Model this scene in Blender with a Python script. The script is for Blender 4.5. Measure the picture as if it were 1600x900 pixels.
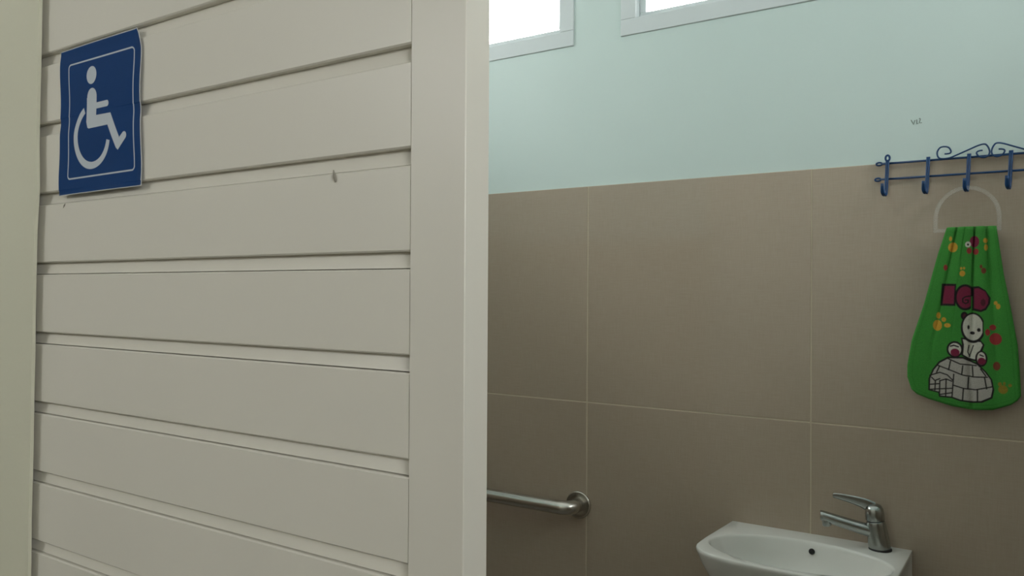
import bpy, bmesh, math, random
import numpy as np
from mathutils import Vector, Matrix
for o in list(bpy.data.objects): bpy.data.objects.remove(o)
scene = bpy.context.scene
C = scene.collection
random.seed(7)
rng = np.random.default_rng(7)

# ------------------------------------------------------------------ camera
# metres; x runs along the walls, y into the washroom, z up; the phone is held at 1.503 m
EYE = 1.5027
cam_d = bpy.data.cameras.new('camera'); cam = bpy.data.objects.new('camera', cam_d); C.objects.link(cam)
cam_d.sensor_fit = 'HORIZONTAL'; cam_d.sensor_width = 36.0; cam_d.lens = 1251.6 / 1600 * 36.0
cam_d.clip_start = 0.02
r_, u_, f_ = Vector((0.83335875, 0.55270265, 0.00574221)), Vector((-0.00162892, -0.00793291, 0.99996721)), Vector((-0.55273008, 0.83334078, 0.00571065))
m = Matrix.Identity(4)
for i in range(3):
    m[i][0], m[i][1], m[i][2] = r_[i], u_[i], -f_[i]
m[2][3] = EYE
cam.matrix_world = m
scene.camera = cam

# ------------------------------------------------------------------ sky and exposure
world = bpy.data.worlds.new('world'); scene.world = world; world.use_nodes = True
bg = world.node_tree.nodes['Background']
bg.inputs['Color'].default_value = (1.0, 0.98, 0.96, 1)
bg.inputs['Strength'].default_value = 20.0
vs = scene.view_settings
vs.view_transform = 'Standard'; vs.look = 'None'; vs.gamma = 1.0; vs.use_curve_mapping = False
vs.exposure = 0.0

def portal(name, loc, rot, sx, sy):
    l = bpy.data.lights.new(name, 'AREA'); l.shape = 'RECTANGLE'; l.size = sx; l.size_y = sy
    l.cycles.is_portal = True
    o = bpy.data.objects.new(name, l); C.objects.link(o); o.location = loc; o.rotation_euler = rot
    return o

# ------------------------------------------------------------------ main measures
D = 1.9712            # tile face of the back wall
DOOR_Y = 0.44         # front face of the sliding door
DOOR_T = 0.028
CEIL = 2.80
XL, XR = -2.35, 0.95  # washroom side walls
YB = -1.40            # far wall of the passage behind the camera
WIN = [(-1.705, -1.105, 2.20, 2.66), (-0.9585, -0.3585, 2.20, 2.66)]
ADDED_SIDE = (0.90, 1.75, 2.20, 2.66)     # unseen side-wall windows, added to brighten the washroom (y range, z range)
ADDED_END = (-1.05, -0.15, 1.60, 2.25)   # unseen passage end window, added to light the door (y range, z range)
ADDED_HIGH = (-2.00, -1.20, 2.05, 2.46)   # unseen high window, added to light the passage and slats
portal('sky_portal', (-1.405, D + 0.16, 2.43), (-math.pi/2, 0, 0), 0.6, 0.46)
portal('sky_portal', (-0.6585, D + 0.16, 2.43), (-math.pi/2, 0, 0), 0.6, 0.46)
portal('sky_portal', ((ADDED_HIGH[0]+ADDED_HIGH[1])/2, YB - 0.10, (ADDED_HIGH[2]+ADDED_HIGH[3])/2), (math.pi/2, 0, 0), ADDED_HIGH[1]-ADDED_HIGH[0], ADDED_HIGH[3]-ADDED_HIGH[2])

for sx_ in (XL - 0.12, XR + 0.12):
    portal('sky_portal', (sx_, (ADDED_SIDE[0]+ADDED_SIDE[1])/2, (ADDED_SIDE[2]+ADDED_SIDE[3])/2), (math.pi/2, 0, -math.pi/2 if sx_ < 0 else math.pi/2), ADDED_SIDE[1]-ADDED_SIDE[0], ADDED_SIDE[3]-ADDED_SIDE[2])

portal('sky_portal', (1.52, (ADDED_END[0]+ADDED_END[1])/2, (ADDED_END[2]+ADDED_END[3])/2), (math.pi/2, 0, math.pi/2), ADDED_END[1]-ADDED_END[0], ADDED_END[3]-ADDED_END[2])

# ------------------------------------------------------------------ materials
def srgb(r, g, b):
    f = lambda c: (c/255/12.92) if c/255 <= 0.04045 else ((c/255+0.055)/1.055)**2.4
    return (f(r), f(g), f(b), 1)
def mat(name, col, rough=0.6, metal=0.0, var=0.0, vscale=6.0, bump=0.0, bscale=200.0, spec=0.5, coat=0.0, stretch=None):
    m = bpy.data.materials.new(name); m.use_nodes = True
    nt = m.node_tree; b = nt.nodes['Principled BSDF']
    b.inputs['Base Color'].default_value = col if len(col) == 4 else (*col, 1)
    b.inputs['Roughness'].default_value = rough; b.inputs['Metallic'].default_value = metal
    b.inputs['Specular IOR Level'].default_value = spec; b.inputs['Coat Weight'].default_value = coat
    co = None
    if var or bump:
        co = nt.nodes.new('ShaderNodeTexCoord'); mp = nt.nodes.new('ShaderNodeMapping')
        geo = nt.nodes.new('ShaderNodeNewGeometry')
        nt.links.new(geo.outputs['Position'], mp.inputs['Vector'])
        if stretch: mp.inputs['Scale'].default_value = stretch
    if var:
        n = nt.nodes.new('ShaderNodeTexNoise'); n.inputs['Scale'].default_value = vscale; n.inputs['Detail'].default_value = 5
        rp = nt.nodes.new('ShaderNodeMapRange'); rp.inputs['To Min'].default_value = 1 - var; rp.inputs['To Max'].default_value = 1 + var
        mx = nt.nodes.new('ShaderNodeMix'); mx.data_type = 'RGBA'; mx.blend_type = 'MULTIPLY'; mx.inputs['Factor'].default_value = 1
        mx.inputs['A'].default_value = col if len(col) == 4 else (*col, 1)
        nt.links.new(mp.outputs[0], n.inputs['Vector']); nt.links.new(n.outputs['Fac'], rp.inputs['Value'])
        nt.links.new(rp.outputs[0], mx.inputs['B']); nt.links.new(mx.outputs['Result'], b.inputs['Base Color'])
    if bump:
        n2 = nt.nodes.new('ShaderNodeTexNoise'); n2.inputs['Scale'].default_value = bscale; n2.inputs['Detail'].default_value = 3
        bp = nt.nodes.new('ShaderNodeBump'); bp.inputs['Strength'].default_value = bump; bp.inputs['Distance'].default_value = 0.002
        nt.links.new(mp.outputs[0], n2.inputs['Vector']); nt.links.new(n2.outputs['Fac'], bp.inputs['Height'])
        nt.links.new(bp.outputs[0], b.inputs['Normal'])
    return m
M = {}
M['mint'] = mat('mint_paint', (0.60, 0.71, 0.685), 0.55, var=0.03, vscale=2.5, bump=0.10, bscale=60)
M['grout'] = mat('cream_grout', (0.52, 0.45, 0.33), 0.8, var=0.35, vscale=4)
M['ceiling'] = mat('white_ceiling_paint', (0.80, 0.80, 0.78), 0.7, var=0.02)
M['floor'] = mat('grey_floor_tile', (0.30, 0.27, 0.24), 0.4, var=0.08)
M['passage'] = mat('cream_passage_paint', (0.70, 0.665, 0.58), 0.7, var=0.03)
M['board'] = mat('cream_green_board', (0.69, 0.68, 0.545), 0.6, var=0.05, vscale=3, bump=0.15, bscale=90)
M['door'] = mat('cream_door_paint', (0.745, 0.715, 0.635), 0.36, var=0.025, vscale=5, bump=0.05, bscale=120)
M['frame'] = mat('white_window_frame', (0.64, 0.69, 0.70), 0.35, var=0.02)
M['ceramic'] = mat('white_glazed_ceramic', (0.73, 0.73, 0.69), 0.22, coat=0.2, var=0.01)
M['steel'] = mat('brushed_steel', (0.56, 0.535, 0.49), 0.26, metal=1.0, var=0.06, vscale=40, stretch=(0.1, 1, 6))
M['chrome'] = mat('worn_chrome', (0.38, 0.40, 0.385), 0.22, metal=1.0, var=0.10, vscale=60)
M['blue_wire'] = mat('blue_coated_wire', (0.006, 0.050, 0.155), 0.40, var=0.08, vscale=50)
M['dark'] = mat('dark_hole', (0.006, 0.006, 0.006), 0.6, var=0.01)
M['pencil'] = mat('grey_pencil', (0.10, 0.13, 0.11), 0.8, var=0.1, vscale=300)
M['scuff'] = mat('grey_scuff', (0.30, 0.28, 0.23), 0.8, var=0.2, vscale=400)
M['trap'] = mat('white_plastic', (0.72, 0.72, 0.70), 0.4, var=0.02)

def tile_material():
    m = mat('taupe_linen_tile', (0.3, 0.26, 0.22), 0.07, spec=0.5)
    nt = m.node_tree; b = nt.nodes['Principled BSDF']
    geo = nt.nodes.new('ShaderNodeNewGeometry')
    def noise(scale, st, detail=2):
        mp = nt.nodes.new('ShaderNodeMapping'); mp.inputs['Scale'].default_value = st
        n = nt.nodes.new('ShaderNodeTexNoise'); n.inputs['Scale'].default_value = scale; n.inputs['Detail'].default_value = detail
        nt.links.new(geo.outputs['Position'], mp.inputs['Vector']); nt.links.new(mp.outputs[0], n.inputs['Vector'])
        return n.outputs['Fac']
    a = noise(420, (1, 1, 0.06)); c = noise(420, (0.06, 1, 1)); big = noise(1.5, (1, 1, 1))
    def math_(op, x, y):
        n = nt.nodes.new('ShaderNodeMath'); n.operation = op
        for i, v in enumerate((x, y)):
            if isinstance(v, (int, float)): n.inputs[i].default_value = v
            else: nt.links.new(v, n.inputs[i])
        return n.outputs[0]
    weave = math_('ADD', math_('MULTIPLY', a, 0.5), math_('MULTIPLY', c, 0.5))
    val = math_('ADD', math_('MULTIPLY', weave, 0.75), math_('MULTIPLY', big, 0.25))
    cr = nt.nodes.new('ShaderNodeValToRGB')
    cr.color_ramp.elements[0].position = 0.30; cr.color_ramp.elements[0].color = (0.375, 0.305, 0.235, 1)
    cr.color_ramp.elements[1].position = 0.70; cr.color_ramp.elements[1].color = (0.428, 0.356, 0.280, 1)
    nt.links.new(val, cr.inputs['Fac']); nt.links.new(cr.outputs[0], b.inputs['Base Color'])
    return m
M['tile'] = tile_material()

def glass_material():
    m = bpy.data.materials.new('window_glass'); m.use_nodes = True
    nt = m.node_tree; nt.nodes.remove(nt.nodes['Principled BSDF']); out = nt.nodes['Material Output']
    t = nt.nodes.new('ShaderNodeBsdfTransparent'); t.inputs['Color'].default_value = (0.95, 0.97, 0.97, 1)
    g = nt.nodes.new('ShaderNodeBsdfGlossy'); g.inputs['Roughness'].default_value = 0.02
    fr = nt.nodes.new('ShaderNodeFresnel'); fr.inputs['IOR'].default_value = 1.45
    mx = nt.nodes.new('ShaderNodeMixShader')
    nt.links.new(fr.outputs[0], mx.inputs[0]); nt.links.new(t.outputs[0], mx.inputs[1]); nt.links.new(g.outputs[0], mx.inputs[2])
    nt.links.new(mx.outputs[0], out.inputs['Surface'])
    return m
M['glass'] = glass_material()
def acrylic_material():
    m = mat('clear_acrylic', (0.96, 0.96, 0.95), 0.10)
    b = m.node_tree.nodes['Principled BSDF']
    b.inputs['Transmission Weight'].default_value = 0.90; b.inputs['IOR'].default_value = 1.42
    return m
M['acrylic'] = acrylic_material()
def print_material(name, rough, bump=0.0):
    m = mat(name, (0.5, 0.5, 0.5), rough, bump=bump, bscale=900)
    nt = m.node_tree; at = nt.nodes.new('ShaderNodeAttribute'); at.attribute_name = 'print'
    nt.links.new(at.outputs['Color'], nt.nodes['Principled BSDF'].inputs['Base Color'])
    return m
M['towel'] = print_material('printed_terry_cloth', 0.95, bump=0.9)
M['sheet'] = print_material('printed_glossy_sheet', 0.55)
M['sheet'].node_tree.nodes['Principled BSDF'].inputs['Specular IOR Level'].default_value = 0.12

# ------------------------------------------------------------------ helpers
def link(name, me, m, parent=None):
    o = bpy.data.objects.new(name, me); C.objects.link(o)
    if m is not None:
        for x in (m if isinstance(m, (list, tuple)) else [m]): me.materials.append(x)
    if parent: o.parent = parent
    return o
def obj(name, bm, m, parent=None, smooth=False):
    me = bpy.data.meshes.new(name); bmesh.ops.recalc_face_normals(bm, faces=bm.faces)
    bm.to_mesh(me); bm.free()
    if smooth:
        for p in me.polygons: p.use_smooth = True
    return link(name, me, m, parent)
def struct(o): o['kind'] = 'structure'; return o
def tag(o, label, cat, group=None):
    o['label'] = label; o['category'] = cat
    if group: o['group'] = group
    return o
def empty(name, loc=(0, 0, 0)):
    o = bpy.data.objects.new(name, None); C.objects.link(o); o.location = loc; o.empty_display_size = 0.1
    return o
def box(bm, x0, x1, y0, y1, z0, z1, mi=0, bev=0.0):
    vs_ = [bm.verts.new(p) for p in ((x0,y0,z0),(x1,y0,z0),(x1,y1,z0),(x0,y1,z0),(x0,y0,z1),(x1,y0,z1),(x1,y1,z1),(x0,y1,z1))]
    fs = [bm.faces.new([vs_[i] for i in q]) for q in ((0,1,2,3),(4,5,6,7),(0,1,5,4),(1,2,6,5),(2,3,7,6),(3,0,4,7))]
    for f in fs: f.material_index = mi
    if bev:
        es = list({e for f in fs for e in f.edges})
        bmesh.ops.bevel(bm, geom=es, offset=bev, segments=1, affect='EDGES', profile=0.5)
def tube(bm, pts, rad, n=10, caps=True, flat=None):
    """sweep a circle (or ellipse rad x flat) along pts"""
    pts = [Vector(p) for p in pts]; rads = rad if isinstance(rad, (list, tuple)) else [rad]*len(pts)
    rings = []; prev = None
    for i, p in enumerate(pts):
        t = (pts[min(i+1, len(pts)-1)] - pts[max(i-1, 0)]).normalized()
        if prev is None:
            a = Vector((0, 1, 0)) if abs(t.y) < 0.9 else Vector((1, 0, 0))
            s = t.cross(a).normalized()
        else:
            s = (prev - t*prev.dot(t)).normalized()
        prev = s; q = t.cross(s).normalized()
        rings.append([bm.verts.new(p + s*math.cos(k*2*math.pi/n)*rads[i] + q*math.sin(k*2*math.pi/n)*rads[i]*(flat if flat else 1)) for k in range(n)])
    for a, b in zip(rings, rings[1:]):
        for k in range(n): bm.faces.new((a[k], a[(k+1) % n], b[(k+1) % n], b[k]))
    if caps:
        bm.faces.new(rings[0]); bm.faces.new(rings[-1])
def lathe(bm, prof, c, axis=Vector((0, 0, 1)), n=32):
    """prof: (radius, height along axis); closed with caps"""
    axis = axis.normalized(); a = axis.orthogonal().normalized(); b = axis.cross(a); c = Vector(c); rings = []
    for r, h in prof:
        rings.append([bm.verts.new(c + axis*h + (a*math.cos(k*2*math.pi/n) + b*math.sin(k*2*math.pi/n))*max(r, 1e-5)) for k in range(n)])
    for p, q in zip(rings, rings[1:]):
        for k in range(n): bm.faces.new((p[k], p[(k+1) % n], q[(k+1) % n], q[k]))
    bm.faces.new(rings[0]); bm.faces.new(rings[-1])
def smoothpath(pts, sub=6):
    """Catmull-Rom through pts"""
    P = [Vector(p) for p in pts]; out = []
    for i in range(len(P)-1):
        a, b, c, d = P[max(i-1, 0)], P[i], P[i+1], P[min(i+2, len(P)-1)]
        for k in range(sub):
            t = k/sub
            out.append(0.5*((2*b) + (c-a)*t + (2*a-5*b+4*c-d)*t*t + (3*b-a-3*c+d)*t**3))
    out.append(P[-1]); return out
def boxobj(name, dims, m, parent=None, bev=0.0):
    bm = bmesh.new(); box(bm, *dims, bev=bev); return obj(name, bm, m, parent)

# ------------------------------------------------------------------ the setting: washroom
bm = bmesh.new()
TILE_TOP = 1.800
WY0, WY1 = D + 0.004, D + 0.16
box(bm, XL, XR, D + 0.0008, WY1, 0, TILE_TOP - 0.001, 1)
xs = [XL, WIN[0][0], WIN[0][1], WIN[1][0], WIN[1][1], XR]
zt0, zt1 = TILE_TOP - 0.002, CEIL
box(bm, XL, XR, WY0, WY1, zt0, WIN[0][2], 0)
box(bm, XL, XR, WY0, WY1, WIN[0][3], zt1, 0)
for a, b in ((xs[0], xs[1]), (xs[2], xs[3]), (xs[4], xs[5])): box(bm, a, b, WY0, WY1, WIN[0][2], WIN[0][3], 0)
wall_back = struct(obj('wall_back', bm, [M['mint'], M['grout']]))
# 60 cm tiles, each one its own slab
bm = bmesh.new(); TS = 0.598; G = 0.0014
box(bm, G, TS - G, 0.0, 0.008, G, 0.600 - G, bev=0.0009)
tile_me = bpy.data.meshes.new('tile'); bmesh.ops.recalc_face_normals(bm, faces=bm.faces); bm.to_mesh(tile_me); bm.free(); tile_me.materials.append(M['tile'])
X0 = -0.4575 - 3*TS
for i in range(5):
    for k in range(3):
        o = bpy.data.objects.new('tile', tile_me); C.objects.link(o); o.parent = wall_back
        o.location = (X0 + i*TS, D + rng.uniform(-0.0002, 0.0002), 0.6*k)
o = boxobj('tile', (XL, X0 - G, D, D+0.008, 0.0, 1.798), M['tile'], wall_back)
o = boxobj('tile', (X0 + 5*TS + G, XR, D, D+0.008, 0.0, 1.798), M['tile'], wall_back)

def side_wall(name, x0, x1):
    bm = bmesh.new(); box(bm, x0, x1, 0.486, D+0.16, 0, TILE_TOP, 1); 
    a, b, c, d = ADDED_SIDE
    box(bm, x0, x1, 0.486, D+0.16, TILE_TOP, c, 0); box(bm, x0, x1, 0.486, D+0.16, d, CEIL, 0)
    box(bm, x0, x1, 0.486, a, c, d, 0); box(bm, x0, x1, b, D+0.16, c, d, 0)
    return struct(obj(name, bm, [M['mint'], M['tile']]))
side_wall('wall_side_west', XL - 0.12, XL)
side_wall('wall_side_east', XR, XR + 0.12)
# wall between passage and washroom: thin board towards the passage, pocket for the door, tiled skin inside
EDGE_T, EDGE_B = -0.890, -0.9125
bm = bmesh.new()
n = 46; pr = []; y0, y1 = DOOR_Y - 0.0085, DOOR_Y - 0.0050
for i in range(n+1):
    z = 2.06*i/n
    x = EDGE_B + (EDGE_T - EDGE_B)*(z - 1.0)/1.0 + random.uniform(-0.0011, 0.0011)
    if abs(z - 1.61) < 0.03: x += 0.0022
    if 1.30 < z < 1.34: x -= 0.0018
    pr.append((x, z))
vf = [bm.verts.new((x, y0, z)) for x, z in pr]; vb = [bm.verts.new((x, y1, z)) for x, z in pr]
lf = [bm.verts.new((-2.7, y0, z)) for x, z in pr]; lb = [bm.verts.new((-2.7, y1, z)) for x, z in pr]
for i in range(n):
    bm.faces.new((lf[i], vf[i], vf[i+1], lf[i+1])); bm.faces.new((vf[i], vb[i], vb[i+1], vf[i+1])); bm.faces.new((lb[i], vb[i], vb[i+1], lb[i+1]))
bm.faces.new((lf[0], vf[0], vb[0], lb[0])); bm.faces.new((lf[n], vf[n], vb[n], lb[n]))
struct(obj('wall_left', bm, M['board']))
bm = bmesh.new()
box(bm, -2.7, 1.4, DOOR_Y - 0.0085, 0.486, 2.062, CEIL, 0)
struct(obj('wall_header', bm, M['mint']))
bm = bmesh.new()
box(bm, 0.10, 1.4, DOOR_Y - 0.0085, 0.474, 0, 2.060, 0); box(bm, 0.10, 1.4, 0.474, 0.486, 0, TILE_TOP, 1); box(bm, 0.10, 1.4, 0.474, 0.486, TILE_TOP, 2.060, 2)
struct(obj('wall_right', bm, [M['passage'], M['tile'], M['mint']]))
bm = bmesh.new()
box(bm, XL - 0.12, -1.250, 0.474, 0.486, 0, 1.75, 1); box(bm, XL - 0.12, -1.250, 0.474, 0.486, 1.75, 2.060, 0)
struct(obj('wall_pocket', bm, [M['mint'], M['tile']]))
struct(boxobj('floor', (-2.7, 1.4, YB - 0.12, D + 0.16, -0.1, 0), M['floor']))
struct(boxobj('ceiling', (-2.7, 1.4, YB - 0.12, D + 0.16, CEIL, CEIL + 0.1), M['ceiling']))
# passage behind the camera with a high window added for its light
bm = bmesh.new()
x0, x1, z0, z1 = ADDED_HIGH
box(bm, -2.7, 1.4, YB - 0.12, YB, 0, z0); box(bm, -2.7, 1.4, YB - 0.12, YB, z1, CEIL)
box(bm, -2.7, x0, YB - 0.12, YB, z0, z1); box(bm, x1, 1.4, YB - 0.12, YB, z0, z1)
struct(obj('wall_passage', bm, M['passage']))
struct(boxobj('wall_passage_west', (-2.82, -2.7, YB - 0.12, 0.486, 0, CEIL), M['passage']))
bm = bmesh.new(); ya, yb, za, zb = ADDED_END
box(bm, 1.4, 1.52, YB - 0.12, 0.486, 0, za); box(bm, 1.4, 1.52, YB - 0.12, 0.486, zb, CEIL)
box(bm, 1.4, 1.52, YB - 0.12, ya, za, zb); box(bm, 1.4, 1.52, yb, 0.486, za, zb)
struct(obj('wall_passage_east', bm, M['passage']))

def ring_frame(bm, x0, x1, z0, z1, w, y0, y1, bev=0.0015):
    box(bm, x0, x1, y0, y1, z0, z0 + w, bev=bev); box(bm, x0, x1, y0, y1, z1 - w, z1, bev=bev)
    box(bm, x0, x0 + w, y0, y1, z0 + w, z1 - w, bev=bev); box(bm, x1 - w, x1, y0, y1, z0 + w, z1 - w, bev=bev)
def window(name, x0, x1, z0, z1, yf, s=1):
    """frame face at yf, going outwards along s"""
    root = struct(empty(name, ((x0+x1)/2, yf, z0)))
    def part(nm, bm, m):
        o = obj(nm, bm, m, root); o.location = -root.location; return o
    Y = lambda a, b: (min(yf + s*a, yf + s*b), max(yf + s*a, yf + s*b))
    bm = bmesh.new(); ring_frame(bm, x0, x1, z0, z1, 0.044, *Y(-0.004, 0.070)); part('window_frame', bm, M['frame'])
    bm = bmesh.new(); ring_frame(bm, x0 + 0.0445, x1 - 0.0445, z0 + 0.0445, z1 - 0.0445, 0.018, *Y(0.022, 0.060)); part('sash', bm, M['frame'])
    bm = bmesh.new(); box(bm, x0 + 0.063, x1 - 0.063, *Y(0.048, 0.052), z0 + 0.063, z1 - 0.063); part('pane', bm, M['glass'])
    return root
for i, (a, b, c, d) in enumerate(WIN): window('window_%d' % (i+1), a, b, c, d, WY0)
window('window_3', *ADDED_HIGH, YB, -1)  # added window behind the camera, lets sky light into the passage
w = window('window_6', -(ADDED_END[1]-ADDED_END[0])/2, (ADDED_END[1]-ADDED_END[0])/2, ADDED_END[2], ADDED_END[3], 0.0)  # added window out of view, throws light on door edge and slats
w.location = (1.4, (ADDED_END[0]+ADDED_END[1])/2, ADDED_END[2]); w.rotation_euler.z = -math.pi/2
for k, (x, rz) in enumerate(((XL, math.pi/2), (XR, -math.pi/2))):
    w = window('window_%d' % (4 + k), -(ADDED_SIDE[1]-ADDED_SIDE[0])/2, (ADDED_SIDE[1]-ADDED_SIDE[0])/2, ADDED_SIDE[2], ADDED_SIDE[3], 0.0)  # both side windows are added, out of view, for more washroom light
    w.location = (x, (ADDED_SIDE[0]+ADDED_SIDE[1])/2, ADDED_SIDE[2]); w.rotation_euler.z = rz

# ------------------------------------------------------------------ sliding door with horizontal slats
door = tag(empty('door_1', (-0.785, DOOR_Y + DOOR_T/2, 0.012)), 'cream door of wide horizontal slats with plain upright stile', 'door'); struct(door)
DX0, DX1, ST = -1.240, -0.3307, 0.0496
def dpart(nm, bm, m, smooth=False):
    o = obj(nm, bm, m, door, smooth); o.location = -door.location; return o
for a, b in ((DX0, DX0 + ST), (DX1 - ST, DX1)):
    bm = bmesh.new(); box(bm, a, b, DOOR_Y, DOOR_Y + DOOR_T, 0.012, 2.055, bev=0.0006); dpart('stile', bm, M['door'])
for a, b in ((0.012, 0.105), (1.992, 2.055)):
    bm = bmesh.new(); box(bm, DX0 + ST, DX1 - ST, DOOR_Y, DOOR_Y + DOOR_T, a, b, bev=0.0006); dpart('rail', bm, M['door'])
SX0, SX1 = DX0 + ST + 0.0003, DX1 - ST - 0.0004
bm = bmesh.new(); box(bm, SX0, SX1, DOOR_Y + 0.0100, DOOR_Y + DOOR_T - 0.0100, 0.105, 1.992); dpart('backing_panel', bm, M['door'])
PITCH, GT0, GH = 0.0752, 1.5321, 0.0128
def slat_mesh(h, ch=0.0012):
    """slat cross-section with eased edges, front and back face both proud of the backing"""
    bm = bmesh.new(); ya, yb = 0.0006, DOOR_T - 0.0006
    T, lap = DOOR_T, GH - 0.0008          # the lap below each slat slopes out towards the next slat and stops at a fine crack
    prof = [(ya, ch), (ya + ch, 0), (0.0076, 0), (0.0044, -lap), (T - 0.0044, -lap), (T - 0.0076, 0), (yb - ch, 0), (yb, ch), (yb, h - ch), (yb - ch, h), (ya + ch, h), (ya, h - ch)]
    n = len(prof)
    L = [bm.verts.new((SX0, y, z)) for y, z in prof]; R = [bm.verts.new((SX1, y, z)) for y, z in prof]
    for i in range(n): bm.faces.new((L[i], L[(i+1) % n], R[(i+1) % n], R[i]))
    bm.faces.new(L); bm.faces.new(R); bmesh.ops.recalc_face_normals(bm, faces=bm.faces)
    me = bpy.data.meshes.new('slat'); bm.to_mesh(me); bm.free(); me.materials.append(M['door']); return me
full = slat_mesh(PITCH - GH)
def slat(me, z):
    o = bpy.data.objects.new('slat', me); C.objects.link(o); o.parent = door
    o.location = Vector((0, DOOR_Y, z)) - door.location
    o.rotation_euler.x = random.uniform(-0.002, 0.002)
for k in range(-18, 6): slat(full, GT0 + k*PITCH)

# worn spots on the slats
bm = bmesh.new(); tube(bm, smoothpath([(-0.4586, DOOR_Y + 0.0002, 1.5968), (-0.4572, DOOR_Y - 0.0004, 1.5925), (-0.4562, DOOR_Y - 0.0004, 1.5890), (-0.4560, DOOR_Y, 1.5872)], 4), [0.0006 + 0.0009*math.sin(math.pi*i/12)**1 for i in range(13)], 6, flat=0.6)
dpart('scuff_mark', bm, M['scuff'])
bm = bmesh.new(); tube(bm, [(-0.8588, DOOR_Y + 0.0004, 1.5890), (-0.8565, DOOR_Y + 0.0002, 1.5915), (-0.8548, DOOR_Y + 0.0004, 1.5932)], [0.0003, 0.0009, 0.0003], 6, flat=0.6)
dpart('scuff_mark', bm, M['scuff'])

# ------------------------------------------------------------------ printed sheets: colour per fine grid point
def seg_dist(X, Z, a, b):
    ax, az = a; bx, bz = b; dx, dz = bx - ax, bz - az
    t = np.clip(((X-ax)*dx + (Z-az)*dz)/max(dx*dx + dz*dz, 1e-12), 0, 1)
    return np.hypot(X - ax - t*dx, Z - az - t*dz)
def poly_in(X, Z, pts):
    ins = np.zeros(X.shape, bool); n = len(pts)
    for i in range(n):
        x1, z1 = pts[i]; x2, z2 = pts[(i+1) % n]
        if z1 == z2: continue
        c = ((z1 > Z) != (z2 > Z)) & (X < (x2 - x1)*(Z - z1)/(z2 - z1) + x1); ins ^= c
    return ins
def poly_sd(X, Z, pts):
    d = np.full(X.shape, 1e9)
    for i in range(len(pts)): d = np.minimum(d, seg_dist(X, Z, pts[i], pts[(i+1) % len(pts)]))
    return np.where(poly_in(X, Z, pts), -d, d)
def over(col, cov, c): return col*(1 - cov[..., None]) + np.array(c[:3])*cov[..., None]
def grid_sheet(name, F, Bk, col, m):
    """closed sheet: F front grid (nu,nv,3), Bk back grid of the same shape, col (nu,nv,3)"""
    nu, nv = F.shape[:2]; N = nu*nv
    co = np.concatenate([F.reshape(-1, 3), Bk.reshape(-1, 3)])
    idx = np.arange(N).reshape(nu, nv)
    q = np.stack([idx[:-1, :-1], idx[1:, :-1], idx[1:, 1:], idx[:-1, 1:]], -1).reshape(-1, 4)
    qb = q[:, ::-1] + N
    loop = np.concatenate([idx[:, 0], idx[-1, 1:], idx[-2::-1, -1], idx[0, -2:0:-1]])
    nx = np.roll(loop, -1); qs = np.stack([nx, loop, loop + N, nx + N], -1)
    Q = np.concatenate([q, qb, qs]).astype(np.int32)
    me = bpy.data.meshes.new(name); me.vertices.add(len(co)); me.vertices.foreach_set('co', co.astype(np.float32).ravel())
    me.loops.add(Q.size); me.loops.foreach_set('vertex_index', Q.ravel()); me.polygons.add(len(Q))
    me.polygons.foreach_set('loop_start', np.arange(0, Q.size, 4, dtype=np.int32))
    me.update(calc_edges=True); me.polygons.foreach_set('use_smooth', np.ones(len(Q), bool))
    at = me.color_attributes.new('print', 'FLOAT_COLOR', 'POINT')
    rgba = np.ones((2*N, 4), np.float32); rgba[:N, :3] = col.reshape(-1, 3); rgba[N:, :3] = col.reshape(-1, 3)
    at.data.foreach_set('color', rgba.ravel()); me.validate()
    return link(name, me, m)

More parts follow.
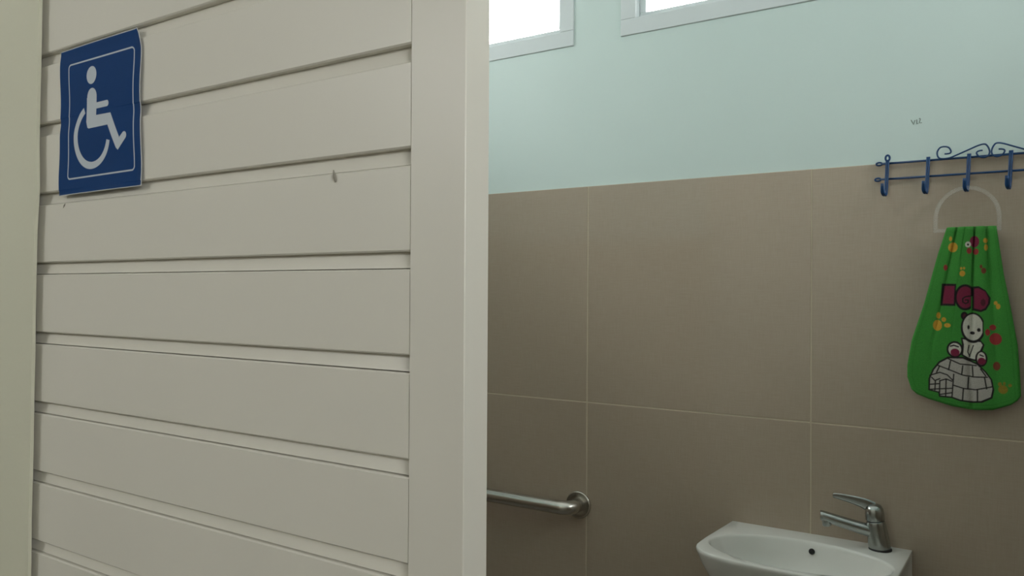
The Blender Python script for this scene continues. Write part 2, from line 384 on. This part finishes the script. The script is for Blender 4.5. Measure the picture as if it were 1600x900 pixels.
# wheelchair sign taped to the slats
def make_sign():
    nu, nv = 380, 400
    u, v = np.meshgrid(np.linspace(0, 1, nu), np.linspace(0, 1, nv), indexing='ij')
    xl = -0.8640 - 0.0011*np.sin(v*2*math.pi*1.1 + 0.6)*1.0; xr = -0.7135 - 0.0105*np.clip((v - 0.86)/0.14, 0, 1)**1.5*0.7 + 0.0012*np.sin(v*9.0) - 0.0028*v
    X = xl + (xr - xl)*u
    Z = 1.6018 + (1.7540 - 1.6018)*v + 0.0008*(u - 0.5)
    # the sheet bridges the slats, sagging a little into each groove, edges lifting
    g = (Z - GT0)/PITCH; g = g - np.floor(g)
    sag = np.exp(-((g - 0.915)/0.10)**2)*0.0022*np.clip(np.abs(u - 0.5)*2, 0, 1)**2
    lift = 0.0018*np.clip((u - 0.93)/0.07, 0, 1)**2 + 0.0010*np.clip((0.05 - v)/0.05, 0, 1)**2 + 0.0005*(1 + np.sin(v*17 + u*3))
    Y = DOOR_Y - 0.0009 + sag*0.4 - lift*0.6
    F = np.stack([X, Y, Z], -1); Bk = F.copy(); Bk[..., 1] += 0.00035
    blue, white = (0.0055, 0.046, 0.170), (0.54, 0.59, 0.64)
    col = np.ones((nu, nv, 3))*np.array(blue)*(1 + 0.03*rng.standard_normal((nu, nv, 1)))
    PX = -0.8640 + ( -0.7150 + 0.8640)*u; PZ = 1.6018 + (1.7540 - 1.6018)*v
    aa = 0.00035; cov = lambda sd: np.clip(0.5 - sd/aa, 0, 1)
    cx, cz, hx, hz, rr = (-0.8463 - 0.7285)/2, (1.7370 + 1.6180)/2, 0.0589, 0.0593, 0.004
    qx, qz = np.abs(PX - cx) - hx + rr, np.abs(PZ - cz) - hz + rr
    sd = np.hypot(np.maximum(qx, 0), np.maximum(qz, 0)) + np.minimum(np.maximum(qx, qz), 0) - rr
    s = np.abs(sd) - 0.00075
    S = np.hypot(PX + 0.8032, PZ - 1.7205) - 0.0090                          # head
    S = np.minimum(S, seg_dist(PX, PZ, (-0.8027, 1.6985), (-0.8035, 1.6760)) - 0.0088)   # back
    S = np.minimum(S, poly_sd(PX, PZ, [(-0.8122, 1.6985), (-0.8125, 1.6740), (-0.8100, 1.6680), (-0.8075, 1.6668), (-0.7720, 1.6670), (-0.7688, 1.6785), (-0.7945, 1.6790), (-0.7945, 1.6985)]))
    S = np.minimum(S, seg_dist(PX, PZ, (-0.7960, 1.6886), (-0.7752, 1.6886)) - 0.0031)   # arm
    S = np.minimum(S, poly_sd(PX, PZ, [(-0.7775, 1.6785), (-0.7686, 1.6785), (-0.7530, 1.6530), (-0.7556, 1.6400), (-0.7590, 1.6425), (-0.7745, 1.6690)]))
    S = np.minimum(S, poly_sd(PX, PZ, [(-0.7590, 1.6455), (-0.7556, 1.6402), (-0.7420, 1.6503), (-0.7460, 1.6568), (-0.7530, 1.6520)]))
    S = np.minimum(S, np.hypot(PX + 0.7443, PZ - 1.6533) - 0.0037)
    # wheel: a crescent ring open at the upper right
    ro = np.hypot(PX + 0.8022, PZ - 1.6592); wheel = np.maximum(ro - 0.0338, 0.0272 - np.hypot(PX + 0.8012, PZ - 1.6597))
    ang = np.degrees(np.arctan2(PZ - 1.6592, PX + 0.8022)) % 360
    wheel = np.where((ang > 118) & (ang < 346), wheel, 1.0)
    S = np.minimum(S, wheel)
    col = over(col, cov(np.minimum(s, S)), white)
    rim = np.maximum(np.maximum(0.006 - v, 0), np.maximum(v - 0.994, 0)) + np.maximum(0, u - 0.990)
    col = over(col, np.clip(rim*400, 0, 1), (0.60, 0.62, 0.62))
    o = grid_sheet('wheelchair_sign', F, Bk, col, M['sheet'])
    tag(o, 'square blue paper sign with white wheelchair symbol stuck on the door slats', 'sign')
make_sign()

# ------------------------------------------------------------------ pencil mark on the mint wall
yw = WY0 - 0.0002
bm = bmesh.new()
for st in ([(-0.2462, 1.8922), (-0.2411, 1.8815), (-0.2379, 1.8906)], [(-0.2346, 1.8918), (-0.2344, 1.8816), (-0.2315, 1.8830)], [(-0.2300, 1.8925), (-0.2284, 1.8942), (-0.2272, 1.8925), (-0.2296, 1.8839), (-0.2245, 1.8837)]):
    tube(bm, [(x, yw, z) for x, z in st], 0.0008, 5, flat=0.4)
pm = obj('pencil_mark', bm, M['pencil'], wall_back)

# ------------------------------------------------------------------ grab bar
gb = tag(empty('grab_bar', (-1.40, D, 0.913)), 'brushed steel grab bar fixed to the taupe tiled wall', 'grab bar')
def gpart(nm, bm, m, parent=gb, smooth=True):
    o = obj(nm, bm, m, parent, smooth); o.location = -gb.location if parent is gb else (0, 0, 0); return o
GZ, SO, XE, XW, BR = 0.9125, 0.058, -1.0785, -1.75, 0.030
path = [(XW, D - 0.002, GZ)]
for k in range(9):
    a = math.pi/2*k/8; path.append((XW + BR - BR*math.cos(a), D - SO + BR - BR*math.sin(a), GZ))
path += [(XW + (XE - XW)*t, D - SO, GZ) for t in (0.2, 0.4, 0.6, 0.8)]
for k in range(9):
    a = math.pi/2*k/8; path.append((XE - BR + BR*math.sin(a), D - SO + BR - BR*math.cos(a), GZ))
path.append((XE, D - 0.002, GZ))
bm = bmesh.new(); tube(bm, path, 0.0192, 24); gpart('bar', bm, M['steel'])
for x in (XE, XW):
    bm = bmesh.new(); lathe(bm, [(0.0375, 0.0005), (0.0380, 0.002), (0.0380, 0.0060), (0.0365, 0.0078), (0.0335, 0.0080), (0.0322, 0.0066), (0.0195, 0.0066)], (x, D, GZ), Vector((0, -1, 0)), 40)
    gpart('flange', bm, M['steel'])

# ------------------------------------------------------------------ hook rack
RY = D - 0.0095
rk = tag(empty('hook_rack', (-0.0920, D, 1.762)), 'blue wire hook rack with scrolls on the wall above the towel', 'hook rack')
def rpart(nm, bm, parent=rk):
    o = obj(nm, bm, M['blue_wire'], parent, True); o.location = -rk.location; return o
CX = -0.0945
for z, xe in ((1.7972, -0.3035), (1.7622, -0.3060)):
    bm = bmesh.new(); xo = 2*CX - xe
    tube(bm, [(xe, RY, z), (xo, RY, z)], 0.0024, 10)
    rpart('rail', bm)
    for x, s in ((xe, -1), (xo, 1)):      # flattened wire eye at each end
        bm = bmesh.new(); N = 20
        lp = [(x + s*(0.0055 + 0.0060*math.cos(2*math.pi*k/N)), RY, z + 0.0032*math.sin(2*math.pi*k/N)) for k in range(N+1)]
        tube(bm, lp, 0.0021, 8); rpart('end_loop', bm)
def hook_mesh():
    bm = bmesh.new(); w = 0.0019
    for s in (-1, 1):
        pts = [(s*w, 0.0045, 1.8035), (s*w, 0.0040, 1.80), (s*w, -0.0046, 1.790), (s*w, -0.0046, 1.770), (s*w, -0.0046, 1.740)]
        pts = [(s*w, -0.0046, 1.8040), (s*w, -0.0046, 1.780), (s*w, -0.0046, 1.740)]
        for k in range(1, 10):
            a = math.pi*k/10; pts.append((s*w, -0.0046 - 0.0130 + 0.0130*math.cos(a), 1.7350 - 0.0115*math.sin(a)))
        pts += [(s*w*0.9, -0.0312, 1.7420), (s*w*0.6, -0.0325, 1.7490)]
        pts = [(x - 0.0034*(1.804 - z)/0.08 - max(0, -y - 0.018)*0.30, y, z) for x, y, z in pts]   # straps bent a little to the left
        tube(bm, pts, 0.0021, 8)
    bmesh.ops.recalc_face_normals(bm, faces=bm.faces)
    me = bpy.data.meshes.new('hook'); bm.to_mesh(me); bm.free(); me.materials.append(M['blue_wire'])
    for p in me.polygons: p.use_smooth = True
    return me
hm = hook_mesh()
HX = [CX + 0.002 + s for s in (-0.1985, -0.1170, -0.0395, 0.0365, 0.1170, 0.1985)]
for i, x in enumerate(HX):
    o = bpy.data.objects.new('hook', hm); C.objects.link(o); o.parent = rk; o.location = Vector((x, RY, 0)) - rk.location
    o.rotation_euler.y = 0.03*(1 if i < 3 else 0.6)*0 
    if i in (0, 5):
        bm = bmesh.new(); N = 20
        tube(bm, [(x + 0.0042*math.cos(2*math.pi*k/N), RY - 0.0046, 1.8085 + 0.0062*math.sin(2*math.pi*k/N)) for k in range(N+1)], 0.0023, 8)
        rpart('top_loop', bm)
SC = [(-0.1785,1.8077),(-0.1720,1.8076),(-0.1672,1.8090),(-0.1663,1.8135),(-0.1704,1.8208),(-0.1785,1.8235),(-0.1868,1.8219),(-0.192,1.8141),(-0.192,1.8057),(-0.1883,1.7995),(-0.1801,1.7975),(-0.1687,1.7985),(-0.159,1.8018),(-0.1339,1.8122),(-0.1149,1.82),(-0.1036,1.8217),(-0.0982,1.8168),(-0.0949,1.8083),(-0.0950,1.8013),(-0.0982,1.7962),(-0.1045,1.7935),(-0.1129,1.7959),(-0.1176,1.8018),(-0.1176,1.8062),(-0.1129,1.8085),(-0.1071,1.8089)]
for s in (0, 1):
    cxs = -0.0928
    pts = [((2*cxs - x) if s else x, RY - 0.0048, z) for x, z in SC]
    bm = bmesh.new(); tube(bm, smoothpath(pts, 5), 0.0017, 8); rpart('scroll', bm)
# wall screws' eyes are hidden; the rack leans on the wall through two small pegs
for x in (-0.25, 0.06):
    bm = bmesh.new(); tube(bm, [(x, RY, 1.7622), (x, D - 0.0002, 1.7622)], 0.0022, 8); rpart('wall_peg', bm)

# ------------------------------------------------------------------ acrylic towel ring
RGY = RY - 0.0176
RX, RW, RZ0, RZ1 = -0.1350, 0.0630, 1.6365, 1.7342
def ring_outline(off):
    w = RW - off; zt = RZ1 - off; z0 = RZ0 + off; zs = RZ0 + 0.030
    pts = [(-w, z0), (-w, zs)]
    for k in range(1, 24):
        a = math.pi*k/24; pts.append((-w*math.cos(a), zs + (zt - zs)*math.sin(a)))
    pts += [(w, zs), (w, z0)]
    return [(RX + x, z) for x, z in pts]
bm = bmesh.new(); A, B = ring_outline(0), ring_outline(0.0085); n = len(A)
ya, yb = RGY - 0.0022, RGY + 0.0022
V = [[bm.verts.new((x, y, z)) for x, z in P] for P, y in ((A, ya), (B, ya), (B, yb), (A, yb))]
for r in range(4):
    p, q = V[r], V[(r+1) % 4]
    for i in range(n): bm.faces.new((p[i], p[(i+1) % n], q[(i+1) % n], q[i]))
bmesh.ops.bevel(bm, geom=list(bm.edges), offset=0.0006, segments=1, affect='EDGES')
tag(obj('towel_ring', bm, M['acrylic']), 'clear acrylic D-shaped towel ring hanging from a blue hook', 'towel ring')

# ------------------------------------------------------------------ green printed hand towel
PRINT = [['p',[[-40.3,76.7],[-14.3,76.1],[-15.9,30.3],[-43.2,30.4]],'k'],['p',[[-36.4,72.3],[-16.8,72.0],[-18.4,34.1],[-39.4,34.4]],'m'],['e',2.8,48.1,19.2,26.8,'k',16.0],['e',2.8,48.1,15.6,22.8,'m',13.0],['l',[[13.0,51.3],[3.2,49.3],[-1.6,45.6],[-1.6,38.4],[3.3,34.9],[8.1,37.3],[8.1,42.6],[3.3,42.6]],1.9,'k'],['l',[[14.7,49.4],[14.3,24.3]],1.6,'G'],['p',[[16.3,70.4],[27.1,71.3],[39.4,62.6],[48.2,47.3],[47.2,35.4],[40.5,22.3],[31.3,18.1],[16.0,21.2]],'k'],['p',[[19.2,66.6],[27.1,67.5],[39.4,60.3],[44.9,47.2],[43.9,35.4],[38.9,26.1],[31.3,21.9],[18.9,25.1]],'m'],['e',35.4,37.7,4.5,7.5,'d'],['e',19.6,165.1,8.7,12.0,'m',28.5],['e',7.8,159.5,5.4,6.0,'w'],['e',7.8,159.2,1.9,2.2,'k'],['e',9.9,146.3,4.6,6.4,'r'],['e',21.8,144.1,5.5,6.6,'r',28.2],['e',-20.2,154.2,8.9,10.4,'y'],['e',-24.5,172.5,2.8,4.9,'y'],['e',40.2,152.6,3.1,6.7,'y'],['e',39.2,166.9,3.7,5.2,'y'],['e',-2.5,98.5,5.2,6.2,'y'],['e',-4.7,109.3,2.2,2.7,'y'],['e',0.6,109.7,2.1,2.7,'y'],['e',57.7,36.7,3.4,4.0,'y'],['e',62.2,29.7,4.0,5.7,'y'],['e',-34.0,111.4,3.7,6.3,'r'],['e',36.2,104.1,4.5,6.2,'b'],['e',31.5,112.5,2.5,4.2,'b'],['e',-49.3,-12.3,8.7,11.5,'y'],['e',-47.4,8.8,4.1,6.9,'y'],['e',-37.2,0.3,4.3,4.9,'y'],['e',-30.5,-11.8,6.3,4.6,'y'],['e',57.7,-38.0,11.1,12.4,'r'],['e',52.6,-14.3,6.0,6.1,'r'],['e',43.5,-24.4,4.4,6.9,'r'],['e',59.6,-94.3,6.6,9.0,'b'],['e',71.0,-142.1,8.5,8.9,'o'],['e',65.3,-131.5,3.4,4.3,'o'],['e',83.3,-132.9,3.3,3.4,'o'],['e',73.2,-129.6,2.3,3.4,'o'],['p',[[-66.6,-152.9],[-66.2,-128.0],[-58.1,-106.9],[-46.0,-89.8],[-29.1,-78.8],[-1.7,-78.0],[25.2,-90.6],[40.2,-106.6],[51.3,-123.1],[54.9,-144.1],[51.8,-161.6],[33.5,-171.8],[17.3,-173.6],[-6.2,-171.5],[-22.4,-166.0],[-45.8,-165.6],[-47.5,-157.0]],'k'],['p',[[-63.9,-151.1],[-63.4,-128.1],[-55.8,-108.4],[-44.2,-92.5],[-28.1,-82.2],[-1.9,-81.4],[23.8,-93.1],[38.2,-107.9],[48.7,-123.3],[52.2,-142.8],[49.2,-159.1],[31.7,-168.6],[16.2,-170.3],[-6.2,-168.4],[-21.7,-163.3],[-44.0,-162.9],[-45.7,-154.9]],'s'],['l',[[-30.3,-82.1],[-6.4,-93.1],[22.9,-95.0]],1.9,'k'],['l',[[-48.4,-98.1],[-23.0,-107.6],[-1.6,-116.3],[18.3,-119.1],[43.0,-118.4]],1.9,'k'],['l',[[-19.4,-138.6],[0.8,-144.5],[21.9,-145.7],[51.7,-137.7]],1.9,'k'],['l',[[-24.3,-87.3],[-27.8,-106.5]],1.9,'k'],['l',[[-1.7,-96.9],[-3.5,-115.4]],1.9,'k'],['l',[[15.9,-97.3],[17.1,-118.7]],1.9,'k'],['l',[[31.0,-101.8],[40.3,-115.9]],1.9,'k'],['l',[[9.0,-120.5],[7.8,-144.8]],1.9,'k'],['l',[[38.0,-118.7],[41.9,-142.4]],1.9,'k'],['l',[[-18.2,-115.5],[-21.7,-164.6]],1.9,'k'],['l',[[-0.4,-145.4],[-2.0,-169.8]],1.9,'k'],['l',[[25.3,-146.2],[25.4,-171.6]],1.9,'k'],['l',[[-64.2,-121.0],[-44.7,-113.0],[-30.2,-117.6],[-20.6,-127.8]],1.9,'k'],['l',[[-45.2,-99.3],[-50.8,-113.3]],1.9,'k'],['l',[[-63.0,-140.2],[-45.9,-137.7]],1.9,'k'],['l',[[-62.9,-151.2],[-45.8,-148.6]],1.9,'k'],['l',[[-44.7,-130.8],[-45.8,-163.7]],1.9,'k'],['l',[[-43.5,-130.7],[-32.6,-126.4],[-21.8,-130.6]],1.9,'k'],['l',[[-43.4,-148.5],[-21.8,-145.6]],1.9,'k'],['l',[[-32.6,-127.2],[-33.7,-164.1]],1.9,'k'],['l',[[-44.6,-160.9],[-21.7,-155.1]],1.9,'k'],['l',[[-60.5,-124.9],[-54.4,-131.4],[-44.7,-126.7]],1.9,'k'],['l',[[-53.2,-131.3],[-54.4,-152.0]],1.9,'k'],['p',[[-4.6,-37.6],[30.9,-42.2],[37.4,-50.8],[34.4,-61.6],[24.0,-86.1],[8.9,-83.4],[-4.1,-74.1],[-3.0,-51.1]],'k'],['p',[[-1.8,-40.8],[30.9,-45.7],[34.4,-51.7],[21.7,-82.2],[10.0,-79.6],[-0.8,-72.6],[0.6,-52.3]],'w'],['l',[[9.5,-53.2],[7.2,-66.8],[11.0,-76.0]],1.5,'k'],['l',[[17.5,-52.9],[10.0,-77.4]],1.5,'k'],['e',1.2,9.0,6.1,8.1,'k'],['e',1.6,8.5,3.3,4.8,'d'],['e',16.9,-15.9,21.8,31.4,'k',36.4],['e',16.9,-14.8,18.6,27.4,'w',34.1],['e',8.7,-14.8,2.1,4.6,'k'],['e',27.6,-20.1,3.3,4.0,'k'],['e',15.8,-26.9,4.6,3.4,'k'],['e',-16.5,-62.5,14.7,16.9,'k'],['e',-16.5,-62.5,11.7,13.3,'w'],['e',-16.0,-68.9,8.6,8.1,'m'],['l',[[-24.4,-56.0],[-18.4,-53.9],[-10.0,-56.8]],2.2,'k'],['e',32.1,-80.3,10.6,16.0,'k'],['e',32.1,-79.5,7.6,12.8,'w'],['e',32.8,-85.4,7.4,7.5,'m'],['l',[[29.8,-72.4],[35.6,-74.8]],2.0,'k']]
def make_towel():
    zl = [1.2600, 1.2616, 1.2657, 1.2772, 1.2969, 1.3229, 1.3481, 1.4031, 1.4831, 1.5908, 1.6465]
    # left / right outline as functions of height
    zL = np.array([1.2969, 1.3229, 1.3481, 1.4031, 1.4831, 1.5908, 1.6500]); xL = np.array([-0.2405, -0.2486, -0.2487, -0.2400, -0.2160, -0.1890, -0.1715])
    zR = np.array([1.2969, 1.3452, 1.4013, 1.4759, 1.5458, 1.6069, 1.6500]); xR = np.array([-0.0375, -0.0398, -0.0437, -0.0555, -0.0680, -0.0760, -0.0818])
    nu, nv = 270, 480
    u, v = np.meshgrid(np.linspace(0, 1, nu), np.linspace(0, 1, nv), indexing='ij')
    xb = np.array([-0.2405, -0.2300, -0.2060, -0.1622, -0.1208, -0.0877, -0.0557, -0.0440, -0.0375]); zb = np.array([1.2969, 1.2865, 1.2772, 1.2657, 1.2611, 1.2635, 1.2765, 1.2860, 1.2969])
    ztop = 1.6478
    # bottom curve sampled across, then straight lines up to the gathered top
    Xb = -0.2405 + 0.2030*u; Zb = np.interp(Xb, xb, zb)
    Z = Zb + (ztop - Zb)*v
    l = np.interp(Z, zL, xL); r = np.interp(Z, zR, xR)
    l = np.where(Z < 1.2969, -0.2405, l); r = np.where(Z < 1.2969, -0.0375, r)
    X = l + (r - l)*u
    gather = np.clip(v, 0, 1)**1.3
    ph = u
    # pleats: three soft folds running down from the ring
    def fold(c, w, amp, low=0.15): return amp*np.exp(-((u - c)/w)**2)*(low + (1 - low)*gather)
    Y = D - 0.034 + 0.010*(1 - v) * 0.6
    Y = Y - fold(0.40, 0.16, 0.006) - fold(0.14, 0.10, 0.003) + fold(0.215, 0.022, 0.006, 0.02) + fold(0.575, 0.018, 0.0075, 0.30) + fold(0.385, 0.012, 0.0022, 0.0) + fold(0.80, 0.03, 0.006, 0.03) - fold(0.69, 0.09, 0.004) - fold(0.92, 0.06, 0.002)
    Y = Y + 0.0018*np.sin(u*9 + v*3)*(1 - v) + 0.0012*np.sin(v*14 + u*5)
    top = np.clip((Z - 1.6385)/0.0093, 0, 1); e = 1 - np.sqrt(np.clip(1 - top**2, 0, 1))
    Y = Y + e*0.008
    # rounded hems
    ed = np.minimum(np.minimum(u, 1 - u)*0.2, v*0.37); hem = np.clip(1 - ed/0.006, 0, 1)
    Y = Y + 0.0035*hem**2
    Bk = np.stack([X, np.minimum(Y + 0.0075 - 0.004*hem**2, D - 0.004), Z], -1)
    F = np.stack([X, Y, Z], -1)
    px, pz = (X + 0.14)*1000, (Z - 1.45)*1000
    PAL = {'k': (0.012, 0.008, 0.008), 'm': (0.20, 0.014, 0.048), 'd': (0.080, 0.008, 0.020), 'w': (0.62, 0.60, 0.52), 's': (0.46, 0.43, 0.39), 'r': (0.34, 0.035, 0.035), 'b': (0.19, 0.045, 0.02), 'y': (0.62, 0.34, 0.035), 'o': (0.27, 0.20, 0.02), 'G': (0.05, 0.33, 0.045)}
    nz = rng.standard_normal((nu, nv, 1)); 
    col = np.ones((nu, nv, 3))*np.array((0.045, 0.275, 0.036))
    hemline = np.exp(-((ed - 0.010)/0.0012)**2)
    col = over(col, 0.35*hemline, (0.02, 0.16, 0.015))
    aa = 1.1; cov = lambda sd: np.clip(0.5 - sd/aa, 0, 1)
    for e_ in PRINT:
        if e_[0] == 'e':
            x, z, a, b, c = e_[1:6]; k = np.hypot((px - x)/a, (pz - z)/b); sd = (k - 1)*min(a, b)
            if c == 'k' and min(a, b) > 4: sd = sd - 0.55
            if len(e_) > 6: sd = np.maximum(sd, px - e_[6])
        elif e_[0] == 'p': c = e_[2]; sd = poly_sd(px, pz, e_[1]) - (0.55 if c == 'k' else 0)
        else:
            sd = np.full(px.shape, 1e9); c = e_[3]
            for a, b in zip(e_[1], e_[1][1:]): sd = np.minimum(sd, seg_dist(px, pz, a, b))
            sd = sd - e_[2]*0.68
        col = over(col, cov(sd), PAL[c])
    col = np.clip(col*(1 + 0.10*nz), 0, 1)
    # back of the cloth passes over the ring's bar
    o = grid_sheet('hand_towel', F, Bk, col, M['towel'])
    tag(o, 'green hand towel printed with polar bear, igloo and paw prints', 'towel')
make_towel()

# ------------------------------------------------------------------ wash basin
wb = tag(empty('wash_basin', (-0.447, D, 0.937)), 'small white ceramic wash basin mounted on the tiled wall', 'sink')
RIM = 0.9375; BX, HW = -0.4470, 0.2060
NB = 96
def plan(hw, yf, yb, corner, bulge):
    """rim outline as NB points sampled by angle about (BX, 1.80)"""
    base = [(-hw*0.955, yb)]
    for i in range(1, 9): base.append((-hw*(0.955 + 0.045*min(1, i/6)), yb + (yf + corner - yb)*i/8))
    for i in range(1, 41):
        a = math.pi*i/41
        c, s = math.cos(a), math.sin(a)
        ex = 0.62
        base.append((-hw*math.copysign(abs(c)**ex, c), yf + corner - corner*abs(s)**0.95))
    for i in range(8, 0, -1): base.append((hw, yb + (yf + corner - yb)*i/8))
    base.append((hw, yb)); corner_b = len(base) - 1
    base.append(base[0])
    P = np.array(base); seg = np.hypot(*np.diff(P, axis=0).T); cum = np.concatenate([[0], np.cumsum(seg)])
    # sample by ray angle so that loops correspond
    out = []
    cy = 1.80
    ang = np.unwrap(np.arctan2(P[:, 1] - cy, P[:, 0]))
    sgn = 1 if ang[-1] > ang[0] else -1
    angs = [ang[0] + sgn*2*math.pi*k/NB for k in range(NB)]
    kc = min(range(NB), key=lambda k: abs(angs[k] - ang[corner_b])); angs[kc] = ang[corner_b]
    for a in angs:
        d = (math.cos(a), math.sin(a)); best = None
        for (x1, y1), (x2, y2) in zip(P[:-1], P[1:]):
            ex_, ey = x2 - x1, y2 - y1; den = d[0]*ey - d[1]*ex_
            if abs(den) < 1e-12: continue
            s = (x1*ey - (y1 - cy)*ex_)/den; w = (x1*d[1] - (y1 - cy)*d[0])/den
            if s > 0 and -1e-6 <= w <= 1 + 1e-6 and (best is None or s > best): best = s
        out.append((BX + d[0]*best, cy + d[1]*best, a))
    return out
O = plan(HW, 1.6730, D - 0.0005, 0.080, 0)
def scale_loop(L, kx, y_keep, ky):     # shrink towards the wall
    return [(BX + (x - BX)*(1 - (1 - kx)*min(1, max(0, (y_keep - y)/0.26))**0.6), y_keep + (y - y_keep)*ky) for x, y, a in L]
loops = []
ES = (0.1960, 0.1140)
def ell_loop(kx, ky, cx=BX, cy=1.800): return [(cx + ES[0]*kx*math.cos(a), cy + ES[1]*ky*math.sin(a)) for x, y, a in O]
bodyl = [(scale_loop(O, 0.50, D - 0.0005, 0.50), 0.765), (scale_loop(O, 0.60, D - 0.0005, 0.60), 0.772), (scale_loop(O, 0.76, D - 0.0005, 0.76), 0.815), (scale_loop(O, 0.88, D - 0.0005, 0.885), 0.862), (scale_loop(O, 0.955, D - 0.0005, 0.96), 0.902), (scale_loop(O, 0.985, D - 0.0005, 0.988), 0.922), (scale_loop(O, 0.998, D - 0.0005, 0.998), 0.929), (scale_loop(O, 1.0, D - 0.0005, 1.0), 0.934), (scale_loop(O, 0.996, D - 0.0005, 0.996), 0.9370), (scale_loop(O, 0.988, D - 0.0005, 0.988), RIM)]
def lip(dx): return ell_loop(1 - dx/ES[0], 1 - dx/ES[1])
inn = [(ell_loop(1.0, 1.0), RIM)] + [(lip(0.0065*math.sin(q)), RIM - 0.0095*(1 - math.cos(q))) for q in (0.3, 0.6, 0.9, 1.2)] + [(lip(0.0078), RIM - 0.0110), (ell_loop(0.90, 0.885), RIM - 0.035), (ell_loop(0.82, 0.80), RIM - 0.065), (ell_loop(0.66, 0.64), RIM - 0.088), (ell_loop(0.40, 0.42), RIM - 0.100), (ell_loop(0.13, 0.21), RIM - 0.106)]
# a rim point never lies inside the bowl edge
ro = bodyl[-1][0]; el = inn[0][0]; fixed = []   # lip
for (ox, oy), (ix, iy) in zip(ro, el):
    do = math.hypot(ox - BX, oy - 1.80); di = math.hypot(ix - BX, iy - 1.80)
    fixed.append((ix, iy) if di < do - 0.003 else (BX + (ox - BX)*(do - 0.003)/do, 1.80 + (oy - 1.80)*(do - 0.003)/do))
inn[0] = (fixed, RIM)
bm = bmesh.new(); rings = [[bm.verts.new((x, y, z)) for x, y in L] for L, z in bodyl + inn]
for a, b in zip(rings, rings[1:]):
    for k in range(NB): bm.faces.new((a[k], a[(k+1) % NB], b[(k+1) % NB], b[k]))
bm.faces.new(rings[0]); bm.faces.new(rings[-1])
def spart(nm, bm, m, parent=wb, smooth=True):
    o = obj(nm, bm, m, parent, smooth); o.location = -wb.location; return o
bo = spart('basin', bm, M['ceramic'])
md = bo.modifiers.new('edge', 'EDGE_SPLIT'); md.split_angle = math.radians(80)
bm = bmesh.new(); hx, hz = -0.4385, 0.9170
hy = 1.80 + 0.115*0.915
lathe(bm, [(0.0066, -0.004), (0.0066, 0.0006), (0.0052, 0.0009)], (hx, hy - 0.0035, hz), Vector((0, -1, 0.25)), 24)
spart('overflow_hole', bm, M['dark'])
bm = bmesh.new(); lathe(bm, [(0.022, -0.004), (0.024, 0.0015), (0.020, 0.0025), (0.016, 0.0005)], (BX, 1.80, RIM - 0.106), n=28); spart('drain', bm, M['chrome'])
bm = bmesh.new(); tube(bm, smoothpath([(BX, 1.82, 0.766), (BX, 1.82, 0.66), (BX, 1.83, 0.62), (BX, 1.86, 0.605), (BX, 1.89, 0.63), (BX, 1.92, 0.665), (BX, D - 0.001, 0.67)], 5), 0.017, 14); spart('trap_pipe', bm, M['trap'])

# ------------------------------------------------------------------ mixer tap
FX, FY = -0.3005, 1.9370
fc = tag(empty('mixer_tap', (FX, FY, RIM)), 'chrome single-lever mixer tap standing on the basin rim', 'tap')
def fpart(nm, bm, m=None, parent=fc):
    o = obj(nm, bm, m or M['chrome'], parent, True); o.location = -fc.location
    md = o.modifiers.new('edge', 'EDGE_SPLIT'); md.split_angle = math.radians(45); return o
ax = Vector((-0.16, -0.02, 1)).normalized(); base = Vector((FX, FY, RIM))
bm = bmesh.new(); lathe(bm, [(0.0240, 0.0), (0.0240, 0.0025), (0.0232, 0.004)], base, Vector((0, 0, 1)), 36); fpart('base_ring', bm, M['dark'])
bm = bmesh.new()
lathe(bm, [(0.0225, 0.003), (0.0230, 0.010), (0.0226, 0.022), (0.0215, 0.040), (0.0205, 0.054), (0.0200, 0.0605), (0.0190, 0.0625), (0.0150, 0.0635)], base, ax, 36)
fpart('body', bm)
top = base + ax*0.0635
bm = bmesh.new(); lathe(bm, [(0.0178, -0.001), (0.0178, 0.0015)], top, ax, 36); fpart('seam', bm, M['dark'])
ax2 = Vector((-0.10, -0.02, 1)).normalized()
bm = bmesh.new(); lathe(bm, [(0.0190, 0.0012), (0.0202, 0.003), (0.0200, 0.016), (0.0188, 0.026), (0.0150, 0.0335), (0.009, 0.0365), (0.002, 0.0372)], top, ax2, 36); cap = fpart('cartridge_cap', bm)
# lever: leaves the cap towards the left, rising, thin at the end
cc = top + ax2*0.024
dirx = Vector((-0.96, -0.28, 0)).normalized()
lp = [cc + dirx*0.004 + Vector((0, 0, 0.004)), cc + dirx*0.020 + Vector((0, 0, 0.012)), cc + dirx*0.040 + Vector((0, 0, 0.0175)), cc + dirx*0.062 + Vector((0, 0, 0.0220)), cc + dirx*0.078 + Vector((0, 0, 0.0245)), cc + dirx*0.086 + Vector((0, 0, 0.0250))]
bm = bmesh.new(); sp = smoothpath(lp, 4); nsp = len(sp)
tube(bm, sp, [(0.0095*(1 - i/(nsp-1))**1.3 + 0.0052) * (0.6 if i == nsp-1 else 1) for i in range(nsp)], 14, flat=0.34)
fpart('lever', bm)
# spout
sr = base + ax*0.040
sp = smoothpath([sr + dirx*0.004 + Vector((0, 0, -0.002)), sr + dirx*0.040 + Vector((0, 0, 0.006)), sr + dirx*0.080 + Vector((0, 0, 0.0160)), sr + dirx*0.112 + Vector((0, 0, 0.0245)), sr + dirx*0.1185 + Vector((0, 0, 0.0255))], 5); nsp = len(sp)
bm = bmesh.new(); tube(bm, sp, [(0.0145 - 0.0040*i/(nsp-1))*(0.75 if i == nsp-1 else 1) for i in range(nsp)], 18); spout = fpart('spout', bm)
tip = sr + dirx*0.106 + Vector((0, 0, 0.020))
bm = bmesh.new(); lathe(bm, [(0.0095, 0), (0.0098, 0.004), (0.0095, 0.0165), (0.0080, 0.0175)], tip, Vector((0.1, 0, -1)), 24)
a_ = obj('aerator', bm, M['chrome'], spout, True)
